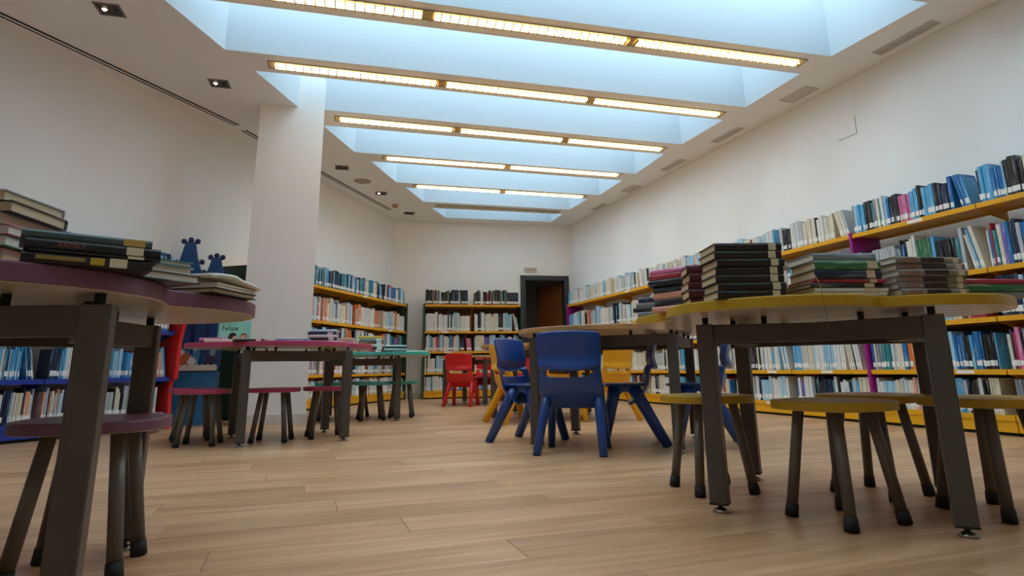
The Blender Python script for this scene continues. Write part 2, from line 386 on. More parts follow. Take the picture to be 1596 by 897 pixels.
# linear slot diffusers along the left wall
def slot(p, q, label):
    p, q = Vector(p), Vector(q); L = (q - p).length
    t = thing('slot_diffuser', label, 'air vent', (p.x, p.y, ZC), math.atan2(q.y - p.y, q.x - p.x), 'black slot diffusers along the left ceiling')
    for y in (-.022, .022):
        b = MB(); b.box(0, y - .011, -.003, L, y + .011, 0); b.build('slot', mat('slot_black', '14110f', .8), t)
    b = MB(); b.box(0, -.011, -.004, L, .011, 0); b.build('centre_bar', M_CEIL, t)
slot((-3.80, 3.66), (-2.897, 6.04), 'long double slot air diffuser above the near left wall')
slot((-2.89, 6.183), (-1.986, 9.621), 'double slot air diffuser behind the column')
# grilles along the right ceiling edge
def grille(x, y, ln, wd, label, square=False):
    t = thing('ceiling_vent', label, 'air vent', (x, y, ZC), R(-70.5), 'vents along the right ceiling edge')
    m = mat('vent_paint', 'c9c2b8', .6); b = MB(); f = .012
    for x0, y0, x1, y1 in ((-ln / 2, -wd / 2, ln / 2, -wd / 2 + f), (-ln / 2, wd / 2 - f, ln / 2, wd / 2), (-ln / 2, -wd / 2 + f, -ln / 2 + f, wd / 2 - f), (ln / 2 - f, -wd / 2 + f, ln / 2, wd / 2 - f)): b.box(x0, y0, -.006, x1, y1, 0)
    b.build('frame', m, t)
    b = MB(); b.box(-ln / 2 + f, -wd / 2 + f, -.0015, ln / 2 - f, wd / 2 - f, -.0005); b.build('recess', mat('vent_shadow', '6b6259', .8), t)
    n = 1 if square else 3
    for k in range(n):
        yy = -wd / 2 + f + (wd - 2 * f) * (k + .5) / n; h = (wd - 2 * f) / n / 2 - .004
        b = MB(); b.box(-ln / 2 + f + .004, yy - h, -.005, ln / 2 - f - .004, yy + h, -.002); b.build('access_panel' if square else 'blade', m, t)
for a, ln, wd, lb, sq in (((3.18, 4.44), .52, .11, 'slotted ceiling vent nearest the camera, by the right wall', 0), ((2.79, 5.46), .34, .17, 'wide ceiling access panel nearest the camera, by right wall', 1),
                          ((2.45, 6.50), .46, .11, 'slotted ceiling vent second from the camera, by right wall', 0), ((2.10, 7.52), .46, .11, 'slotted ceiling vent third from camera, by right wall', 0),
                          ((1.755, 8.58), .34, .17, 'farther ceiling access panel by the right wall', 1), ((1.42, 9.58), .40, .11, 'slotted ceiling vent closest to the far wall', 0)):
    grille(a[0], a[1], ln, wd, lb, sq)
# faint chased line on the right wall (outline of a hidden hatch)
ru = Vector((WR1[0] - WR0[0], WR1[1] - WR0[1])).normalized()
def on_right(y, z): return Vector((xr(y), y, z))
b = MB(); b.box(-.10, 0, -.002, .10, .0025, .002); b.box(-.104, 0, 0, -.100, .0025, .17)
pr = on_right(5.24, 2.47)
b.build('hatch_outline', mat('wall_joint_grey', '77736e', .9), wr, loc=(pr.x, pr.y, pr.z), rot=(0, 0, math.atan2(ru.y, ru.x)))

# ================================================================== FURNITURE
def petal(Rr, e, n=96, ph=45.0, c=(0, 0), rot=0.0):
    out = []
    for i in range(n):
        t = 2 * math.pi * i / n; r_ = Rr * (1 + e * math.cos(4 * (t - R(ph)))); a = t + rot
        out.append((c[0] + r_ * math.cos(a), c[1] + r_ * math.sin(a)))
    return out
def clover(k=1.0, c=(0, 0), rot=0.0, n=128, d=.285, rho=.335):       # four round lobes at the diagonals
    out = []
    for i in range(n):
        t = 2 * math.pi * (i + .5) / n; ph = ((t - R(45) + R(45)) % R(90)) - R(45)
        r_ = k * (d * math.cos(ph) + math.sqrt(rho * rho - (d * math.sin(ph)) ** 2)); a = t + rot
        out.append((c[0] + r_ * math.cos(a), c[1] + r_ * math.sin(a)))
    return out
def leg_foot(parent, x, y):
    b = MB(); b.lathe([(.024, 0), (.026, .004), (.018, .011), (.008, .014), (.007, .03)], 16, c=(x, y, 0)); return b.build('levelling_foot', M_CHROME, parent, smooth=True)
def table(label, colmat, loc, rot, outline, half=.32, under=.61, topz=.642, leg_w=.055, kink=.10, group=None, cat='table', undermat=None):
    t = thing('table', label, cat, (loc[0], loc[1], 0), rot, group)
    b = MB(); n = len(outline); b.prism(outline, under, topz, (1, 0, 0))
    b.build('table_top', [colmat, undermat or M_UNDER], t, bevel=.004)
    lt = under - .022; h = leg_w / 2
    cs = [(-half, -half), (half, -half), (half, half), (-half, half)]
    for x, y in cs:
        b = MB(); b.box(x - h, y - h, .026, x + h, y + h, lt); lg = b.build('leg', M_FRAME, t, bevel=.004)
        b = MB(); b.box(x - h - .0005, y - h - .0005, .024, x + h + .0005, y + h + .0005, .030); b.build('end_cap', M_RUB, lg)
        leg_foot(lg, x, y)
    for k in range(4):
        p, q = Vector(cs[k]), Vector(cs[(k + 1) % 4]); d = (q - p).normalized(); nrm = Vector((-d.y, d.x))
        m = (p + q) / 2 + nrm * kink
        p2, q2 = p + d * h, q - d * h
        w_ = .016
        pts = [p2 - nrm * w_, m - nrm * w_, q2 - nrm * w_, q2 + nrm * w_, m + nrm * w_, p2 + nrm * w_]
        b = MB(); b.prism([(v.x, v.y) for v in pts], lt - .062, lt - .002); b.build('apron', M_FRAME, t, bevel=.002)
        for f in (.28, .72):
            pt = (p + (m - p) * (f * 2)) if f < .5 else (m + (q - m) * ((f - .5) * 2))
            b = MB(); b.tube([(pt.x, pt.y, lt - .004), (pt.x, pt.y, under + .001)], .009, 10); b.build('spacer', M_RUB, t, smooth=True)
    for x, y in cs:
        b = MB(); b.tube([(x, y, lt - .002), (x, y, under + .001)], .010, 10); b.build('spacer', M_RUB, t, smooth=True)
    return t
def rel(p, loc, rot):
    d = Vector((p[0] - loc[0], p[1] - loc[1])); c, s = math.cos(-rot), math.sin(-rot); return (d.x * c - d.y * s, d.x * s + d.y * c)
C_YEL = mat('yellow_edge_laminate', 'b58e08', .38, vary=.04); C_PUR = mat('purple_edge_laminate', '704558', .4, vary=.04)
C_PNK = mat('raspberry_edge_laminate', 'b03a5c', .4, vary=.04); C_TEA = mat('teal_edge_laminate', '3fa496', .4, vary=.04)
M_BEECH = mat('beech_veneer', 'b58a5c', .4, vary=.14, scale=3, stretch=(3, 26, 3))
GT = 'flower shaped reading tables'
loc, rt = (1.09, 2.21), R(-30)
T_YEL = table('flower shaped table with yellow edge carrying stacks of books, right foreground', C_YEL, loc, rt, clover(1.0, c=rel((1.04, 2.237), loc, rt), rot=R(3.2) - rt), group=GT)
loc, rt = (-1.20, 1.36), R(22)
T_PUR = table('flower shaped table with purple edge at the left foreground', C_PUR, loc, rt, clover(1.0, c=rel((-1.28, 1.475), loc, rt), rot=R(-5) - rt), half=.30, under=.604, group=GT)
loc, rt = (-1.57, 4.40), R(28)
T_PNK = table('flower shaped table with raspberry pink edge in front of the column', C_PNK, loc, rt, clover(1.03, c=rel((-1.65, 4.46), loc, rt), rot=R(-12) - rt), group=GT)
loc, rt = (-1.46, 6.07), R(13)
T_TEA = table('flower shaped table with teal edge beyond the pink table', C_TEA, loc, rt, clover(1.0, c=rel((-1.38, 6.13), loc, rt)), under=.585, topz=.617, group=GT)
def disc(r_, n=72, sq=0.0): return petal(r_, sq, n)
loc, rt = (.655, 3.965), R(-22)
T_W1 = table('round beech topped table surrounded by blue chairs', M_BEECH, loc, rt, disc(.62, sq=.02), half=.405, under=.655, topz=.685, kink=0, leg_w=.055, group='beech reading tables', undermat=M_UNDER)
loc, rt = (.28, 6.08), R(-15)
T_W2 = table('round beech table among yellow chairs, behind the blue chairs', M_BEECH, loc, rt, disc(.60, sq=.02), half=.38, under=.645, topz=.675, kink=0, leg_w=.052, group='beech reading tables')
loc, rt = (-.53, 8.45), R(-22)
T_W3 = table('low beech table by the far bookcase with red chairs', M_BEECH, loc, rt, disc(.46, sq=.03), half=.29, under=.60, topz=.628, kink=0, leg_w=.05, group='beech reading tables')

# ---- stools
def make_stool(colmat):
    t = thing('stool', 'x', 'stool')
    b = MB(); b.prism(petal(.170, .045, 64), .318, .345, (1, 0, 0)); b.build('seat', [colmat, M_UNDER], t, bevel=.004)
    for k in range(4):
        a = R(45 + 90 * k); ca_, sa = math.cos(a), math.sin(a)
        p0, p1 = (.098 * ca_, .098 * sa, .3175), (.150 * ca_, .150 * sa, .002)
        pm = tuple(p0[i] + (p1[i] - p0[i]) * .91 for i in range(3))
        b = MB(); b.tube([p0, pm], .0165, 14); lg = b.build('leg', M_STOOLLEG, t, smooth=True)
        b = MB(); b.tube([tuple(p0[i] + (p1[i] - p0[i]) * .885 for i in range(3)), p1], [.0185, .020], 14); b.build('rubber_foot', M_RUB, lg, smooth=True)
    return t
def stools(colmat, spots, group):
    proto = make_stool(colmat)
    for i, (x, y, a, lb) in enumerate(spots):
        o = proto if i == 0 else copy_tree(proto)
        o.location = (x, y, 0); o.rotation_euler = (0, 0, R(a)); tag(o, lb, 'stool', group)
stools(C_YEL, [(.74, 2.44, 10, 'yellow stool under the left side of the yellow table'), (.985, 1.965, 22, 'yellow stool nearest the camera, in front of the yellow table'),
               (1.305, 2.33, 30, 'yellow stool half hidden under middle of yellow table'), (1.495, 2.03, 15, 'yellow stool behind the right front leg of yellow table')], 'stools round the yellow table')
stools(C_PUR, [(-1.03, 1.565, 18, 'purple stool behind the near leg of the purple table'), (-1.46, 1.50, 5, 'purple stool cut off at the left edge')], 'stools round the purple table')
stools(C_PNK, [(-2.02, 4.10, 12, 'raspberry stool at far left, in front of another one'), (-2.24, 4.42, 30, 'raspberry stool farthest left, nearest the castle display'),
               (-1.62, 4.27, 8, 'raspberry stool in front of the column, left of two'), (-1.335, 4.50, 25, 'raspberry stool in front of the column, right of two')], 'stools round the pink table')
stools(C_TEA, [(-1.735, 6.02, 10, 'teal stool seen just right of the column'), (-1.35, 5.98, 22, 'teal stool in the middle, nearest of the teal ones'),
               (-1.12, 6.30, 5, 'teal stool at the right end of the teal table'), (-1.62, 6.42, 30, 'teal stool at the back by the bookcase')], 'stools round the teal table')

# ---- moulded plastic chairs
def grid_mesh(name, fn, nu, nv, material, hole=None):
    vs_, fs = [], []
    for j in range(nv + 1):
        for i in range(nu + 1): vs_.append(fn(-1 + 2 * i / nu, j / nv))
    for j in range(nv):
        for i in range(nu):
            u, v = -1 + 2 * (i + .5) / nu, (j + .5) / nv
            if hole and hole(u, v): continue
            a = j * (nu + 1) + i; fs.append((a, a + 1, a + nu + 2, a + nu + 1))
    me = bpy.data.meshes.new(name); me.from_pydata(vs_, [], fs); me.materials.append(material)
    me.polygons.foreach_set('use_smooth', [True] * len(fs)); me.update(); return me
def back_fn(u, v):
    z = .232 + .413 * v
    up = v > .545                                              # upper panel overhangs the handle slot
    wdt = .174 + .006 * math.sin(math.pi * v / .55) if not up else .178 + .007 * (v - .545) / .455
    if v < .12: wdt -= .016 * ((.12 - v) / .12) ** 2
    if v > .94: wdt *= 1 - .07 * ((v - .94) / .06) ** 2
    if v > .8: z += .008 * (1 - u * u) * (v - .8) / .2
    y = -.135 - .090 * v + .036 * u * u
    if up:
        k = math.exp(-((v - .55) / .07) ** 2)
        z -= .032 * (1 - u * u) * k; y -= .034 * k * (1 - .45 * u * u)
    else: z -= .014 * (1 - u * u) * math.exp(-((v - .5) / .1) ** 2)
    if v < .30: y += .085 * ((.30 - v) / .30) ** 2
    return (wdt * u, y, z)
def seat_fn(u, v):
    b = -1 + 2 * v
    x = .183 * u * math.sqrt(1 - .34 * b * b / 2 * 1.2); y = .02 + .165 * b * math.sqrt(1 - .34 * u * u / 2 * 1.2)
    z = .352 - .012 * (1 - u * u) * (1 - b * b) - (.03 * (b - .55) ** 2 if b > .55 else 0)
    return (x, y, z)
def make_chair(cm_):
    t = thing('chair', 'x', 'chair')
    for nm, fn, nu, nv, hole, th in (('backrest', back_fn, 14, 30, lambda u, v: abs(u) < .66 and .43 < v < .535, .012), ('seat', seat_fn, 12, 12, None, .016)):
        o = link(nm, grid_mesh(nm, fn, nu, nv, cm_, hole), t)
        sd = o.modifiers.new('solid', 'SOLIDIFY'); sd.thickness = th; sd.offset = 0
        ss = o.modifiers.new('sub', 'SUBSURF'); ss.levels = 1; ss.render_levels = 1
    for sx in (-1, 1):
        b = MB(); b.tube([(sx * .135, .055, .335), (sx * .145, .075, .24), (sx * .165, .135, .0)], [.030, .026, .021], 10, sq=1.3); b.build('leg', cm_, t, smooth=True)
        b = MB(); b.tube([(sx * .135, -.055, .335), (sx * .15, -.10, .25), (sx * .178, -.235, .0)], [.031, .027, .022], 10, sq=1.3); b.build('leg', cm_, t, smooth=True)
        b = MB(); b.prism([(-.085, .345), (-.11, .235), (-.06, .29), (0, .312), (.045, .285), (.085, .235), (.085, .345)], -.014, .014)
        b.v = [(sx * .138 + z, x, y) for x, y, z in b.v]; b.build('side_rib', cm_, t)
    return t
def chairs(cm_, spots, group):
    proto = make_chair(cm_)
    for i, (x, y, a, lb) in enumerate(spots):       # a: facing azimuth, degrees clockwise from +Y
        o = proto if i == 0 else copy_tree(proto)
        o.location = (x, y, 0.0); o.rotation_euler = (0, 0, R(-a)); tag(o, lb, 'chair', group)
P_BLUE = mat('blue_polypropylene', '0f3f88', .3, vary=.05, scale=6, coat=.25); P_YEL = mat('yellow_polypropylene', 'f2ae0c', .34, vary=.04, scale=6, coat=.2)
P_RED = mat('red_polypropylene', 'cc1522', .34, vary=.04, scale=6, coat=.2)
chairs(P_BLUE, [(.345, 3.62, 14, 'blue plastic chair with its back to the camera, nearest one'), (.128, 4.085, 122, 'blue plastic chair seen sideways left of the nearest blue chair'),
                (.68, 3.92, -82, 'blue plastic chair under the beech table facing left'), (1.10, 3.80, -76, 'blue plastic chair partly hidden behind the yellow table')], 'blue chairs round the beech table')
chairs(P_YEL, [(.03, 5.52, 62, 'yellow plastic chair farthest left, turned towards the table'), (.40, 5.68, -12, 'yellow plastic chair seen just left of the nearest blue chair back'),
               (.82, 5.62, -35, 'yellow plastic chair to the right of the nearest blue chair back')], 'yellow chairs')
chairs(P_RED, [(-.66, 8.12, 14, 'red plastic chair with its back to the camera by the far table'), (-.02, 8.02, -45, 'red plastic chair half hidden behind the yellow chair'),
               (-.42, 9.05, 195, 'red plastic chair on the far side of the low beech table')], 'red chairs')

# ================================================================== BOOKS
PAL = {  # colour word: (cover hex, print hex)
 'white': ('d8d8d4', '9fb0bd'), 'cream': ('d6cdb8', 'a89a86'), 'pale grey': ('b4b8ba', '7d868c'), 'grey': ('7b8389', 'b9c0c4'), 'pale blue': ('9cc3d8', 'dbe6ea'),
 'sky blue': ('4fa0cc', 'cfe2ea'), 'blue': ('1f6aa8', '9cc6df'), 'navy': ('14233f', '7f93ab'), 'black': ('16161a', '8c8d90'), 'teal': ('2f7f86', 'b9d3d2'), 'green': ('2d6a44', 'b5cdb5'),
 'pink': ('cf6f9c', 'ecd6df'), 'crimson': ('a32a3c', 'dfb9b3'), 'orange': ('d8712e', 'f0d3b0'), 'salmon': ('d89a83', 'f0dccf'), 'brown': ('6f4527', 'c9a67f'), 'purple': ('6a5aa0', 'cfc7e2'), 'yellow': ('d9b53a', '6f5a20')}
def book_mat(nm):
    key = 'book_' + nm.replace(' ', '_')
    if key in MATS: return MATS[key]
    c, p = PAL[nm]; p = tuple(a * .5 + b_ * .5 for a, b_ in zip(lin(c), lin(p))); m = bpy.data.materials.new(key); m.use_nodes = True; MATS[key] = m
    nt = m.node_tree; b = nt.nodes['Principled BSDF']; b.inputs['Roughness'].default_value = .42
    tc = nt.nodes.new('ShaderNodeTexCoord')
    mp = nt.nodes.new('ShaderNodeMapping'); mp.inputs['Scale'].default_value = (120, 6, 7); nt.links.new(tc.outputs['Object'], mp.inputs['Vector'])
    n = nt.nodes.new('ShaderNodeTexNoise'); n.inputs['Scale'].default_value = 1.0; n.inputs['Detail'].default_value = 3; nt.links.new(mp.outputs['Vector'], n.inputs['Vector'])
    oi = nt.nodes.new('ShaderNodeObjectInfo'); mm = nt.nodes.new('ShaderNodeMath'); mm.operation = 'MULTIPLY'; mm.inputs[1].default_value = 60
    nt.links.new(oi.outputs['Random'], mm.inputs[0]); nt.links.new(mm.outputs[0], mp.inputs['Location'])
    r = nt.nodes.new('ShaderNodeValToRGB'); e = r.color_ramp.elements
    e[0].position = .57; e[0].color = lin(c); e[1].position = .63; e[1].color = p
    nt.links.new(n.outputs['Fac'], r.inputs['Fac']); nt.links.new(r.outputs['Color'], b.inputs['Base Color'])
    return m
for k_ in PAL: book_mat(k_)
BOARD = .0022
def cover_geo(mb, t, D, Ht, mi=0, xf=None):
    bo = min(BOARD, t * .25)
    pts = [(0, D), (0, .003), (t * .25, 0), (t * .75, 0), (t, .003), (t, D), (t - bo, D), (t - bo, .005), (bo, .005), (bo, D)]
    mb.prism(pts, 0, Ht, (mi, mi, mi), xf)
def page_geo(mb, t, D, Ht, mi=0, xf=None):
    bo = min(BOARD, t * .25); i_ = .004
    mb.box(bo, .005, i_, t - bo, D - .004, Ht - i_, mi, xf)
def sticker_geo(mb, t, z0, z1, mi=0, xf=None):
    mb.box(t * .06, -.0006, z0, t * .94, .0012, z1, mi, xf)
SHARED = {}
def make_book(t, D, Ht, colour, page, stick=None, name='book', smat=None):
    b = MB(); cover_geo(b, t, D, Ht); o = b.build(name, book_mat(colour) if isinstance(colour, str) else colour)
    b = MB(); page_geo(b, t, D, Ht); b.build('page_block', page, o)
    if stick:
        b = MB(); sticker_geo(b, t, stick[0], stick[1]); b.build('spine_label', smat or M_STICK, o)
    return o

# ---- shelving bays
def shelf_bay(label, origin, ang, W, D, levels, shelfmat, left=None, right=None, plinth=True, group=None, lab=True, back=None, topz=None, fwd=.012, backz=None):
    t = thing('bookcase', label, 'bookcase', (origin[0], origin[1], 0), ang, group)
    for i, z in enumerate(levels):
        b = MB(); g = .004
        b.box(g, .003, z - .022, W - g, D, z); b.box(g, 0, z - .034, W - g, .003, z)
        b.box(g, D - .003, z - .034, W - g, D, z - .022)
        sh = b.build('shelf', shelfmat, t)
        if lab and random.random() < .55:
            b = MB(); lx = W * random.uniform(.25, .75); b.box(lx - .06, -.0015, z - .028, lx + .06, 0, z - .006); b.build('shelf_label', M_STICK, sh)
        if i > 0:
            for x0 in (g, W - g - .003):
                b = MB(); b.prism([(D - .002, z - .034), (D - .002, z - .095), (D * .55, z - .075), (.03, z - .034)], x0, x0 + .003)
                b.v = [(z_, x_, y_) for x_, y_, z_ in b.v]; b.build('bracket', shelfmat, sh)
    if plinth:
        b = MB(); b.box(.004, .006, .022, W - .004, .02, levels[0] - .034); b.build('plinth', shelfmat, t)
        b = MB(); b.box(.004, .02, 0, W - .004, .034, .022); b.build('toe_kick', mat('toe_black', '171310', .8), t)
    tz = topz or levels[-1] + .0
    for side, m in ((0, left), (1, right)):
        if m:
            x0 = -.012 if side == 0 else W - .012
            b = MB(); b.box(x0, -fwd, 0, x0 + .024, D, tz); b.build('upright', m, t, bevel=.002)
        else:
            x0 = .0 if side == 0 else W - .004
            b = MB(); b.box(x0, D - .03, 0, x0 + .004, D, tz); b.build('upright', shelfmat, t)
    if back:
        b = MB(); b.box(.004, D, .02, W - .004, D + .004, backz or tz); b.build('gap_shade_panel', back, t)
    return t

M_GAPSHADE = mat('gap_shade_brown', '5a3f1c', .6)  # sheet added behind the books, its brown painting in the shelf-gap shade
LEV = [.125, .41, .745, 1.065, 1.50]
BOOKS = []           # pending shelf books: dict(world matrix, t, D, H, colour, page, stick, sort info)
def fill(origin, ang, W, D, levels, rows, bayname, caseword, tmin=.009, tmax=.030, hmin=.19, hmax=.25, seed=0, dmax=.2, skip=()):
    rnd = random.Random(seed)
    base = Matrix.Translation((origin[0], origin[1], 0)) @ Matrix.Rotation(ang, 4, 'Z')
    for li, z in enumerate(levels):
        if li in skip: continue
        lim = (levels[li + 1] - .045 - z) if li + 1 < len(levels) else .30
        if len(levels) == 5: hmin, hmax = ((.19, .235), (.21, .275), (.205, .262), (.235, .31), (.20, .25))[li]
        x = .022; row = []; end = W - .022 - (rnd.uniform(0, .09) if rnd.random() < .6 else 0)
        pal, wts = rows[li % len(rows)]
        while x < end:
            runlen = 1 if rnd.random() < .66 else rnd.randint(2, 5)
            cc = rnd.choices(pal, wts)[0]; tt = rnd.uniform(tmin, tmax); hh = min(lim - .012, rnd.uniform(hmin, hmax))
            for _ in range(runlen):
                t = tt if runlen > 1 else rnd.uniform(tmin, tmax)
                h = hh if runlen > 3 else min(lim - .012, hh + rnd.uniform(-.012, .012))
                if x + t > end: x = 9; break
                row.append([x, t, h, cc, 0.0]); x += t + rnd.uniform(.0006, .0016)
        if rnd.random() < .45 and len(row) > 8:      # the last few lean over
            k = rnd.randint(3, 6); th = R(rnd.uniform(6, 13)); x = row[-k][0] + .01
            for r_ in row[-k:]:
                r_[2] = min(r_[2], lim - .03)
                r_[4] = -th; r_[0] = x; x += r_[1] / math.cos(th) + .001
            row = [r_ for r_ in row if not (r_[4] and r_[0] + r_[1] > W - .03)]
            nb = [r_ for r_ in row if not r_[4]]
            if nb and any(r_[4] for r_ in row):
                sh = [r_ for r_ in row if r_[4]][0][2] * math.sin(th)
                # leaning tops must clear the upright neighbours: they lean to the left onto them
                for r_ in row:
                    if r_[4]: r_[0] += sh
                row = [r_ for r_ in row if not (r_[4] and r_[0] + r_[1] > W - .024)]
        n = len(row)
        for k, (bx, t, h, cc, th) in enumerate(row):
            Dp = min(D - .05, rnd.uniform(.13, dmax))
            m = base @ Matrix.Translation((bx, .016 + rnd.uniform(0, .012), z + (abs(math.sin(th)) * 0 if th else 0) + .0004)) @ Matrix.Rotation(th, 4, 'Y')
            BOOKS.append(dict(m=m, t=t, D=Dp, H=h, c=cc, stick=(rnd.uniform(.018, .024), rnd.uniform(.052, .062)) if rnd.random() < .85 else None, page=M_PAGE if rnd.random() < .4 else M_PAGEW,
                              l=row[k - 1][3] if k else None, r=row[k + 1][3] if k + 1 < n else None, k=k, li=li, nl=len(levels), bay=bayname, case=caseword))
MIX = (['white', 'cream', 'pale grey', 'pale blue', 'sky blue', 'blue', 'navy', 'black', 'grey', 'teal', 'pink', 'crimson', 'orange', 'purple', 'brown', 'green'], [16, 13, 7, 9, 6, 8, 7, 9, 6, 4, 3, 3, 2, 2, 2, 1])
DARK = (['navy', 'black', 'blue', 'sky blue', 'grey', 'teal', 'white', 'pale blue', 'cream', 'pink'], [10, 10, 9, 7, 6, 4, 5, 5, 3, 1])
PALE = (['white', 'cream', 'pale blue', 'pale grey', 'sky blue', 'black', 'salmon', 'navy'], [16, 15, 8, 6, 3, 4, 2, 3])
WARM = (['white', 'cream', 'orange', 'salmon', 'pale blue', 'blue'], [9, 7, 6, 4, 3, 2])
BLUEY = (['sky blue', 'blue', 'white', 'pale blue', 'cream', 'salmon', 'crimson', 'navy'], [9, 8, 8, 6, 4, 2, 1, 2])
PINKY = (['pink', 'white', 'cream', 'sky blue', 'crimson', 'pale blue', 'green'], [8, 7, 5, 4, 3, 4, 2])

# right wall run
RP, RU = Vector((1.965, 7.404)), Vector((.3235, -.9462)); RA = math.atan2(RU.y, RU.x)
bounds = [-3.21, -2.38, -1.55, -.72, .11, .94, 1.77, 2.60, 3.61, 4.62]
ORD = ['first', 'second', 'third', 'fourth', 'fifth', 'sixth', 'seventh', 'eighth', 'ninth']
for i in range(9):
    o_ = RP + RU * bounds[i]; W = bounds[i + 1] - bounds[i]
    L_ = M_MAG if i in (0, 7) else None; R_ = M_MAG if i == 8 else None
    shelf_bay('yellow metal shelving bay on the right wall, %s from the door' % ORD[i], o_, RA, W, .30, LEV, M_SHELF, L_, R_, group='yellow shelving bays on the right wall', topz=1.512, back=M_GAPSHADE, backz=1.04)
    fill(o_, RA, W, .30, LEV, [PALE if i % 2 else MIX, MIX if i > 6 else PALE, MIX if i % 2 else DARK, PALE if i < 7 else MIX, DARK if i > 6 else PALE], '%s right-wall bay from door' % ORD[i], 'right wall shelves', seed=40 + i)
# left wall run (dark green ends)
LP, LU = Vector((-2.42, 7.60)), Vector((.2645, .9644)); LA = math.atan2(LU.y, LU.x); LW = .81
for i in range(5):
    o_ = LP + LU * (-1.50 + i * LW)
    shelf_bay('yellow metal shelving bay on the left wall, %s from the column' % ORD[i], o_, LA, LW, .28, LEV, M_SHELF, M_GREEN if i == 0 else None, M_GREEN if i == 4 else None, group='yellow shelving bays on the left wall', topz=1.512, back=M_GAPSHADE, backz=1.49, fwd=.13 if i == 0 else .012)
    if i >= 1: fill(o_, LA, LW, .28, LEV, [PALE, PINKY if i == 2 else MIX, MIX, WARM, DARK], '%s left-wall bay from column' % ORD[i], 'left wall shelves', seed=70 + i)
# far wall
FA = BANG; FU = Vector((math.cos(FA), math.sin(FA))); FP = Vector((-1.45, 10.02))
for i in range(2):
    o_ = FP + FU * (i * .81)
    shelf_bay('yellow shelving bay with green ends against the far wall, %s' % ('left one' if i == 0 else 'right one beside the door'), o_, FA, .81, .30, LEV, M_SHELF, M_GREEN if i == 0 else None, M_GREEN if i == 1 else None, group='far wall shelving bays', topz=1.512, back=M_GAPSHADE, backz=1.49)
    fill(o_, FA, .81, .30, LEV, [BLUEY, PALE, MIX, PALE, (['black', 'navy', 'grey', 'crimson', 'green', 'white'], [9, 6, 3, 1, 2, 2])], '%s far-wall bay' % ('left' if i == 0 else 'right'), 'far wall shelves', seed=90 + i, tmax=.026)
# low blue bookcase with red wavy end board
BU = Vector((.447, .894)); BA = math.atan2(BU.y, BU.x); BP = Vector((-2.905, 5.30)); BLV = [.12, .42, .80, 1.24]
for i in range(2):
    o_ = BP - BU * (.95 * (2 - i))
    t = shelf_bay('blue children\'s bookcase bay %s' % ('cut off by the left edge' if i == 0 else 'beside the red wavy end board'), o_, BA, .95, .29, BLV, M_BLUE, None, None, group='blue bookcase bays', lab=False, topz=1.24)
    fill(o_, BA, .95, .29, BLV, [PALE, BLUEY, BLUEY, BLUEY], '%s blue bookcase bay' % ('near' if i == 0 else 'far'), 'blue bookcase', seed=120 + i, tmin=.006, tmax=.016, hmin=.19, hmax=.24, dmax=.2)
# the wavy red board (own thing at the end of the blue case)
prof = [(0.30, 0), (-.012, 0), (-.008, .12), (.004, .22), (.010, .33), (.006, .385), (-.045, .40), (-.05, .5), (-.045, .6), (-.055, .72), (-.085, .85), (-.10, .95), (-.085, 1.05), (-.03, 1.15), (.06, 1.22), (.30, 1.26)]
b = MB(); b.prism(prof[::-1], .0, .035); b.v = [(z, x, y) for x, y, z in b.v]
e_ = BP + BU * .003
tag(b.build('end_board', M_RED, loc=(e_.x, e_.y, 0), rot=(0, 0, BA), bevel=.004), 'red wavy wooden end board closing the blue bookcase', 'panel')

# ---- castle display stand with picture books
M_BRICK = bpy.data.materials.new('castle_brick_print'); M_BRICK.use_nodes = True
nt = M_BRICK.node_tree; pb = nt.nodes['Principled BSDF']; pb.inputs['Roughness'].default_value = .55
tc = nt.nodes.new('ShaderNodeTexCoord'); mp = nt.nodes.new('ShaderNodeMapping'); mp.inputs['Rotation'].default_value = (R(-90), 0, 0)
br = nt.nodes.new('ShaderNodeTexBrick'); br.inputs['Scale'].default_value = 10; br.inputs['Color1'].default_value = lin('2f78a8'); br.inputs['Color2'].default_value = lin('2a6b9c'); br.inputs['Mortar'].default_value = lin('17456f'); br.inputs['Mortar Size'].default_value = .012
nt.links.new(tc.outputs['Object'], mp.inputs['Vector']); nt.links.new(mp.outputs['Vector'], br.inputs['Vector']); nt.links.new(br.outputs['Color'], pb.inputs['Base Color'])
M_CASTLE = mat('castle_blue_board', '1d4c86', .5, vary=.18, scale=9); M_CASTLE2 = mat('castle_dark_blue', '142f5e', .45, vary=.2, scale=12)
CA = R(8)
cs_ = thing('castle_display', 'blue brick castle shaped display stand with knobbed turrets, behind red board', 'display stand', (-2.84, 5.62, 0), CA)
b = MB(); b.box(-.24, 0, 0, .16, .10, .46); b.build('brick_base', M_BRICK, cs_)
b = MB(); b.box(-.30, .06, .46, .15, .09, 1.28); b.build('back_board', M_CASTLE, cs_)
b = MB(); b.box(-.10, .045, .46, -.075, .06, 1.28); b.box(.02, .045, .46, .045, .06, 1.28); b.build('batten', M_CASTLE2, cs_)
n_ = 16; pts = [(-.24, .47), (.16, .47)]
for k in range(n_ + 1): pts.append((.16 - .40 * k / n_, .515 + (.012 if k % 2 else 0)))
b = MB(); b.prism(pts, -.012, -.004); b.v = [(x, z, y) for x, y, z in b.v]; b.build('scalloped_ledge', mat('ledge_cream', 'cfc9bc', .6), cs_)
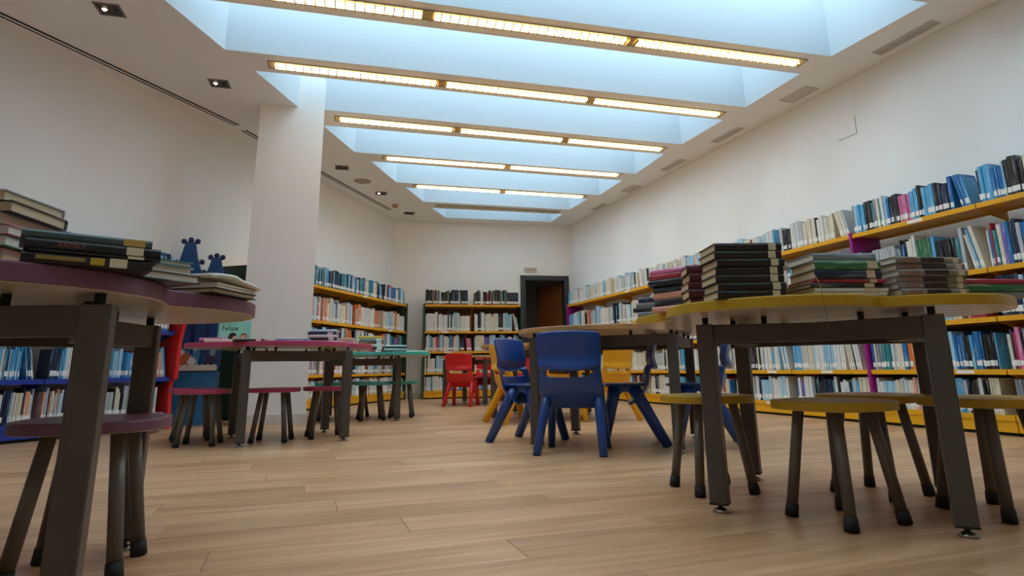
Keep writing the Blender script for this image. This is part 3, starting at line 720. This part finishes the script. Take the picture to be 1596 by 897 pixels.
def turret(x, z0, w, h, side):
    pr_ = [(x - w, z0), (x + w, z0), (x + w * .92, z0 + h * .25), (x + w * .55, z0 + h * .6), (x + w * .3, z0 + h), (x - w * .3, z0 + h), (x - w * .55, z0 + h * .6), (x - w * .92, z0 + h * .25)]
    b = MB(); b.prism(pr_, .05, .085); b.v = [(a, c_, d_) for a, d_, c_ in b.v]; tr_ = b.build('turret', M_CASTLE, cs_, bevel=.004)
    for px, pz in [(x - w * .45, z0 + h + .005), (x + w * .45, z0 + h + .005), (x, z0 + h + .02), (x - w * .85, z0 + h * .52), (x + w * .85, z0 + h * .52), (x - w * 1.12, z0 + h * .12), (x + w * 1.12, z0 + h * .12)]:
        b = MB(); b.lathe([(.002, -.026), (.018, -.02), (.026, 0), (.018, .02), (.002, .026)], 12); b.build('knob', M_CASTLE2, tr_, smooth=True, loc=(px, .066, pz))
turret(-.20, 1.26, .138, .40, 1); turret(.045, 1.22, .120, .29, 1)
def picture_book(x, z, w, h, cmain, cspot, label, tilt=-8):
    bp_ = Vector((-2.84, 5.62)); mw = Matrix.Translation((bp_.x, bp_.y, 0)) @ Matrix.Rotation(CA, 4, 'Z') @ Matrix.Translation((x, .035, z)) @ Matrix.Rotation(R(tilt), 4, 'X')
    b = MB(); b.box(-w / 2, -.006, 0, w / 2, .006, h); o = b.build('picture_book', mat(cmain + '_cov', cmain, .35, vary=.25, scale=16)); o.matrix_world = mw
    tag(o, label, 'book')
    for k, (px, pz, r_, c_) in enumerate(cspot):
        n = 14; rr = random.Random(k + int(h * 1000)); pts = [(px + r_ * rr.uniform(.75, 1.15) * math.cos(2 * math.pi * j / n), pz + r_ * rr.uniform(.75, 1.15) * math.sin(2 * math.pi * j / n)) for j in range(n)]
        b = MB(); b.prism(pts, 0, .001 + .0003 * k); b.v = [(a, -.006 - c2, d2) for a, d2, c2 in b.v]; b.build('cover_print', mat('print_' + c_, c_, .5), o)
picture_book(-.125, .50, .22, .29, '3f7fae', [(-.02, .07, .07, 'b5683f'), (-.05, .13, .028, 'd9d4c8'), (.05, .05, .04, 'cfd3cc'), (.0, .215, .06, '1f4f7c'), (.07, .17, .025, 'e2dccb')], 'bright blue illustrated book on the castle display')
picture_book(.085, .50, .17, .27, '1c3f6e', [(0, .07, .05, '3a2f4a'), (.01, .13, .03, '7d8aa0'), (0, .17, .02, '98a3b3')], 'dark blue illustrated book on the castle display')
b = MB(); b.lathe([(.085, 0), (.10, .14), (.106, .145), (.100, .15), (.094, .14), (.08, .012), (.0, .012)], 24)
tag(b.build('storage_tub', mat('lilac_plastic', '9c7f9e', .45), loc=(-2.86, 4.96, 0), smooth=True), 'small lilac plastic tub on floor by the red board', 'tub')

# ---- books lying on the tables
def lay(x, y, z, yaw, t, D, Ht, colour, page, label, stick=(.03, .065), smat=None, name='book', group=None):
    n = Vector((math.sin(R(yaw)), -math.cos(R(yaw)), 0))           # spine faces this way; yaw 0 = towards camera
    X, Yv = Vector((0, 0, 1)), -n; Zv = X.cross(Yv)
    o = make_book(t, D, Ht, colour, page, stick, name, smat)
    P = Vector((x, y, z)) - Zv * (Ht / 2)
    o.matrix_world = Matrix(((X.x, Yv.x, Zv.x, P.x), (X.y, Yv.y, Zv.y, P.y), (X.z, Yv.z, Zv.z, P.z), (0, 0, 0, 1)))
    tag(o, label, 'book', group); return o
POS = ['bottom', 'second from bottom', 'third from bottom', 'fourth from bottom', 'fifth from bottom', 'sixth from bottom', 'seventh from bottom', 'eighth from bottom']
def stack(x, y, z, yaw, items, what, where, group, seed=1, jit=.006, smat=None, jy=2.0):
    rnd = random.Random(seed); out = []
    for i, (t, D, Ht, c, pg, st) in enumerate(items):
        pos = 'topmost' if i == len(items) - 1 and len(items) > 1 else (POS[i] if len(items) > 1 else 'single')
        cw = c if isinstance(c, str) else ''
        lb = ('%s %s, %s %s' % (cw, what, pos, where)).strip()
        out.append(lay(x + rnd.uniform(-jit, jit), y + rnd.uniform(-jit, jit) * .6, z, yaw + rnd.uniform(-jy, jy), t, D, Ht, c, pg, lb, st, smat, group=group)); z += t + .0003
    return out
ZT = .642
P1, P2 = M_PAGE, M_PAGEW
def ink_line(o, t, z0, z1, x0, x1, m):      # printed band on a lying spine
    b = MB(); b.box(t * x0, -.0009, z0, t * x1, .0012, z1); b.build('spine_print', m, o)
M_GOLD = mat('gilt_print', '6e6252', .5); M_DARKLAB = mat('dark_title_panel', '33262a', .6)
for o in stack(.70, 1.775, ZT, 1, [(.0232, .15, .200, 'black', P1, (.018, .040))] * 7, 'hardback', 'in the black stack on yellow table', 'black hardbacks on the yellow table', 3, .004, M_STICK2, 1.2):
    o.data.materials[0] = mat('matte_black_cover', '121014', .5); ink_line(o, .0232, .055, .17, .70, .76, M_GOLD)
gA = 'books in the mixed stack on the yellow table'
stack(.972, 1.752, ZT, 4, [(.0115, .16, .22, 'cream', P1, (.025, .07)), (.0125, .16, .225, 'white', P1, (.03, .075)), (.0130, .16, .222, 'black', P1, (.03, .06)), (.0125, .155, .222, 'crimson', P1, (.03, .05)),
      (.0260, .15, .20, 'navy', P1, (.02, .045)), (.0260, .15, .195, 'green', P1, (.01, .04)), (.0230, .15, .19, 'grey', P2, None)], 'book', 'in middle stack on yellow table', gA, 5, .006, M_STICK2)
for o in stack(1.222, 1.758, ZT, 7, [(.0185, .15, .215, 'pale grey', P2, (.012, .03))] * 6, 'hardback', 'in right-hand pale stack on yellow table', 'pale hardbacks on the yellow table', 7, .008, M_STICK2):
    o.data.materials[0] = mat('mottled_grey_cover', '8c8377', .5, vary=.25, scale=30); ink_line(o, .0185, .06, .135, .12, .88, M_DARKLAB); ink_line(o, .0185, .15, .19, .2, .8, mat('rust_print', '8f6a5c', .6))
stack(1.455, 1.83, ZT, 8, [(.016, .16, .24, 'grey', P2, None), (.022, .16, .25, 'green', P1, None), (.016, .16, .24, 'crimson', P2, None)], 'book', 'in the low stack at right edge of yellow table', 'books at right end of the yellow table', 9, .006)
for o in stack(.655, 1.968, ZT, -5, [(.026, .14, .16, 'brown', P1, None)] * 5, 'hardback', 'in tan-paged stack behind the black stack', 'dark red hardbacks with tan pages', 12, .008):
    o.data.materials[0] = mat('maroon_cover', '571c26', .5)
gB = 'books in the leaning stack at the left of the yellow table'
stack(.565, 2.165, ZT, -50, [(.020, .14, .16, 'salmon', P2, None), (.026, .14, .18, 'black', P1, None), (.024, .14, .18, 'salmon', P2, None), (.022, .14, .17, 'navy', P1, None), (.022, .14, .18, 'black', P1, None), (.020, .14, .18, 'crimson', P2, None), (.018, .15, .19, 'pink', P2, None)], 'book', 'in red and black stack, left of yellow table', gB, 14, .010)
stack(.545, 2.36, ZT, -40, [(.018, .13, .17, 'grey', P2, None), (.018, .13, .17, 'black', P2, None), (.018, .13, .17, 'grey', P2, None), (.018, .13, .16, 'navy', P2, None)], 'book', 'in grey stack at the far left of yellow table', 'grey books at left end of the yellow table', 15, .01)

# loose bookmark cord hanging over the yellow edge
b = MB(); b.tube([(.858, 1.722, .70), (.858, 1.700, .675), (.858, 1.690, .645), (.860, 1.689, .60), (.864, 1.692, .545)], .0012, 6)
tag(b.build('bookmark_cord', mat('ochre_cord', '9a6a1c', .7), smooth=True), 'thin ochre bookmark cord hanging over edge of yellow table', 'cord')
# purple table
gP = 'books stacked on the purple table'
BX, BY, BYAW = -.772, 1.098, 40
o3 = lay(BX, BY, ZT, BYAW, .0190, .13, .200, 'black', P1, 'black book with yellow spine print, bottom of stack on purple table', (.042, .070), M_STICK2, group=gP)
ink_line(o3, .019, .078, .100, .15, .85, mat('yellow_patch', 'b79a22', .6)); ink_line(o3, .019, .108, .180, .35, .72, mat('gold_print', '8f7a3a', .6))
o2 = lay(BX + .008, BY + .006, ZT + .0193, BYAW, .0060, .13, .205, 'grey', P1, 'thin black book between two thicker ones on purple table', (.028, .055), M_STICK2, group=gP)
o2.data.materials[0] = mat('matte_black_cover', '121014', .5)
o1 = lay(BX + .006, BY + .004, ZT + .0256, BYAW, .0175, .135, .210, 'black', P1, 'black book lettered FAMILY on the purple table', (.030, .058), M_STICK2, group=gP)
o1.data.materials[0] = mat('matte_black_cover', '121014', .5); o3.data.materials[0] = MATS['matte_black_cover']
tm = text_mesh('FAMILY', .0125, .0002); tm.materials.append(mat('red_lettering', '9a5a50', .6)); tx = link('lettering', tm, o1)
tx.matrix_local = Matrix(((0, 1, 0, .0088), (0, 0, -1, -.0008), (-1, 0, 0, .142), (0, 0, 0, 1)))
o0 = lay(BX - .004, BY - .002, ZT + .0434, BYAW, .0150, .13, .200, 'teal', P2, 'dull teal book topmost of the front stack on purple table', (.012, .048), mat('ochre_label', 'b99a4c', .6), group=gP)
o0.data.materials[0] = mat('slate_teal_cover', '3d5354', .5, vary=.1)
stack(-1.13, 1.36, ZT, 184, [(.060, .17, .20, 'brown', P1, None), (.022, .18, .21, 'green', P2, None), (.022, .18, .21, 'crimson', P2, None), (.024, .18, .20, 'grey', P1, None), (.024, .18, .21, 'black', P1, None), (.022, .18, .21, 'pale grey', P1, None)], 'book', 'in the tall stack at left of purple table', gP, 21, .008)
stack(-1.24, 1.62, ZT, 175, [(.05, .16, .22, 'pink', P2, None), (.05, .16, .21, 'crimson', P2, None), (.04, .15, .2, 'cream', P1, None), (.028, .15, .2, 'blue', P1, None)], 'book', 'in the stack behind on the purple table', gP, 22, .008)
stack(-.848, 1.345, ZT, -118, [(.018, .125, .135, 'black', P2, None), (.016, .125, .135, 'white', P2, None), (.012, .12, .13, 'teal', P2, None)], 'book', 'in the low stack along the purple table edge', gP, 23, .008)
stack(-.850, 1.60, ZT, -98, [(.013, .13, .18, 'black', P1, None), (.011, .13, .18, 'cream', P2, None)], 'book', 'in the pile at far end of purple table', gP, 24, .006)
# open dog-eared booklet on top of that pile
b = MB(); vs_, fs = [], []
for j in range(9):
    for i in range(2): vs_.append((-.10 + .2 * j / 8, -.07 + .14 * i, .012 + .012 * math.sin(math.pi * (j / 8)) * (1 if j < 5 else .55) - .012 * (j / 8)))
fs = [(2 * j, 2 * j + 2, 2 * j + 3, 2 * j + 1) for j in range(8)]
b.add(vs_, fs); ob = b.build('booklet', M_PAGEW, loc=(-.785, 1.59, ZT + .0340), rot=(0, 0, R(75)), smooth=True)
sd = ob.modifiers.new('solid', 'SOLIDIFY'); sd.thickness = .009; sd.offset = -1
tag(ob, 'open booklet with curling pages at the far end of purple table', 'booklet')

# pink table
gK = 'books on the pink table'
fb = MB(); fb.box(-.105, -.006, 0, .105, .006, .155); fe = fb.build('book', mat('mint_cover', '8fd0b8', .45, vary=.03), loc=(-1.93, 4.27, ZT), rot=(R(-4), 0, R(14)))
tag(fe, 'mint green book titled Felipe standing upright on the pink table', 'book')
for s_, sz, px, pz, m in (('Felipe', .046, -.085, .105, M_INK), ('la magia de', .020, -.085, .134, mat('mint_print', '5d8f86', .6))):
    tm = text_mesh(s_, sz, .0003, 'LEFT'); tm.materials.append(m); link('lettering', tm, fe, loc=(px, -.0066, pz), rot=(R(90), 0, 0))
b = MB(); b.box(-.108, -.0062, 0, -.098, .0062, .155); b.build('spine', mat('mint_dark', '5aa08c', .5), fe)
def blob(par, px, pz, r_, m, y): 
    b = MB(); b.prism([(px + r_ * math.cos(2 * math.pi * j / 18), pz + r_ * 1.1 * math.sin(2 * math.pi * j / 18)) for j in range(18)], 0, .0006); b.v = [(a, y - c2, d2) for a, d2, c2 in b.v]; b.build('cover_print', m, par)
blob(fe, -.01, .045, .028, M_INK, -.0062); blob(fe, .006, .036, .017, mat('skin_print', 'd8a98c', .6), -.007); blob(fe, .06, .05, .022, mat('brown_print', '7a5a48', .6), -.0062); blob(fe, .06, .042, .017, mat('skin_print', 'd8a98c', .6), -.007)
stack(-2.06, 4.20, ZT, -8, [(.020, .14, .17, 'navy', P2, None), (.020, .14, .17, 'pink', P2, None)], 'book', 'of the pair at left end of pink table', gK, 31, .006)
lay(-1.915, 4.02, ZT, 10, .020, .14, .18, 'cream', P1, 'cream paged book lying left on the pink table', None, group=gK)
lay(-1.695, 3.955, ZT, 12, .016, .14, .19, 'black', P2, 'black book lying in front of the mint book', (.02, .05), group=gK)
lay(-1.67, 4.19, ZT, 28, .018, .15, .21, 'brown', P1, 'dark brown book lying in the middle of pink table', (.02, .05), group=gK)
stack(-1.45, 4.06, ZT, 12, [(.014, .15, .21, 'blue', P2, None), (.010, .15, .21, 'pale grey', P2, None)], 'book', 'of the flat pair on the pink table', gK, 33, .01)
lay(-1.30, 4.22, ZT, 5, .010, .15, .22, 'white', P2, 'thin white book lying flat on the pink table', None, group=gK)
stack(-1.40, 4.52, ZT, 6, [(.014, .15, .22, 'green', P2, None), (.018, .15, .20, 'grey', P2, (.02, .06)), (.018, .15, .20, 'black', P2, (.02, .06)), (.020, .15, .20, 'white', P2, (.02, .06)), (.018, .15, .20, 'navy', P2, (.02, .06)), (.018, .15, .19, 'pale blue', P2, None)], 'book', 'in the stack at right end of pink table', gK, 34, .008)
# teal table
gT = 'books on the teal table'; ZQ = .617
stack(-1.37, 5.95, ZQ, 8, [(.030, .16, .24, 'crimson', P1, (.02, .07)), (.026, .15, .24, 'black', P1, (.02, .07)), (.026, .15, .24, 'cream', P1, (.02, .07)), (.028, .15, .24, 'brown', P1, (.02, .07)), (.024, .15, .22, 'grey', P1, (.02, .07)), (.022, .15, .22, 'yellow', P1, None)], 'book', 'in the brown stack on the teal table', gT, 41, .01)
stack(-1.66, 6.03, ZQ, 4, [(.03, .15, .22, 'salmon', P1, None), (.03, .15, .22, 'brown', P1, None), (.03, .15, .22, 'cream', P1, None), (.03, .15, .22, 'pink', P1, None), (.026, .15, .22, 'salmon', P1, None)], 'book', 'in the salmon stack on the teal table', gT, 42, .01)
stack(-1.12, 5.92, ZQ, 15, [(.020, .15, .22, 'black', P2, None), (.018, .15, .22, 'white', P2, None), (.016, .15, .21, 'navy', P2, None), (.014, .15, .2, 'white', P2, None)], 'book', 'in the black and white stack on teal table', gT, 43, .014)
stack(-.96, 6.16, ZQ, 20, [(.012, .15, .22, 'pale grey', P2, None), (.010, .15, .21, 'white', P2, None)], 'book', 'of the thin pair at right end of teal table', gT, 44, .012)

# ================================================================== SHELF BOOKS: the 300 that show largest as single things, the rest as one object
bpy.context.view_layer.update()
dg = bpy.context.evaluated_depsgraph_get()
def project(p):
    d = p - Vector((0, 0, CAM_H)); c, s = math.cos(PITCH), math.sin(PITCH)
    fw = d.y * c + d.z * s; up = -d.y * s + d.z * c
    return 798 + CAM_F * d.x / fw, CAM_CY - CAM_F * up / fw
for bk in BOOKS:
    m = bk['m']; p0 = m @ Vector((0, 0, 0)); p1 = m @ Vector((bk['t'], 0, 0)); p2 = m @ Vector((0, 0, bk['H']))
    bk['area'] = 0
    if min(p0.y, p1.y) < .5: continue
    a, b_, c_ = project(p0), project(p1), project(p2)
    if not (-10 < a[0] < 1606): continue
    area = abs((b_[0] - a[0]) * (c_[1] - a[1]))
    vis = 0
    for fz in (.2, .5, .85):
        tgt = m @ Vector((bk['t'] / 2, -.004, bk['H'] * fz)); d = tgt - Vector((0, 0, CAM_H)); L = d.length
        hit = scene.ray_cast(dg, Vector((0, 0, CAM_H)), d.normalized(), distance=L - .01)
        vis += 0 if hit[0] else 1
    bk['area'] = area * (vis / 3 + .02)
order = sorted(range(len(BOOKS)), key=lambda i: -BOOKS[i]['area'])
single = set(order[:300])
ROWN = {5: ['bottom', 'fourth', 'third', 'second', 'top'], 4: ['bottom', 'third', 'second', 'top']}
def th_(n): return '%d%s' % (n, 'th' if 10 <= n % 100 <= 20 else {1: 'st', 2: 'nd', 3: 'rd'}.get(n % 10, 'th'))
labels = {}
for i in single:
    bk = BOOKS[i]; rown = ROWN[bk['nl']][bk['li']]
    if bk['l'] and bk['r']: lb = '%s book between %s and %s, %s shelf, %s' % (bk['c'], bk['l'], bk['r'], rown, bk['bay'])
    else: lb = '%s book at the %s end, %s shelf, %s' % (bk['c'], 'right' if bk['l'] else 'left', rown, bk['bay'])
    labels.setdefault(lb, []).append(i)
for lb, ids in labels.items():
    for i in ids:
        bk = BOOKS[i]
        bk['label'] = lb if len(ids) == 1 else '%s book, %s from the left, %s shelf, %s' % (bk['c'], th_(bk['k'] + 1), ROWN[bk['nl']][bk['li']], bk['bay'])
COLS = list(PAL); RM = MB(); NP = len(COLS)
for i, bk in enumerate(BOOKS):
    if i in single:
        o = make_book(bk['t'], bk['D'], bk['H'], bk['c'], bk['page'], bk['stick']); o.matrix_world = bk['m']
        tag(o, bk['label'], 'book', 'books on the %s' % bk['case'])
    else:
        cover_geo(RM, bk['t'], bk['D'], bk['H'], COLS.index(bk['c']), bk['m']); page_geo(RM, bk['t'], bk['D'], bk['H'], NP, bk['m'])
        if bk['stick']: sticker_geo(RM, bk['t'], *bk['stick'], NP + 1, bk['m'])
o = RM.build('shelved_books', [book_mat(c) for c in COLS] + [M_PAGEW, M_STICK]); o['kind'] = 'stuff'
tag(o, 'rows of distant library books with white spine labels filling the shelves', 'books')
print('books', len(BOOKS))
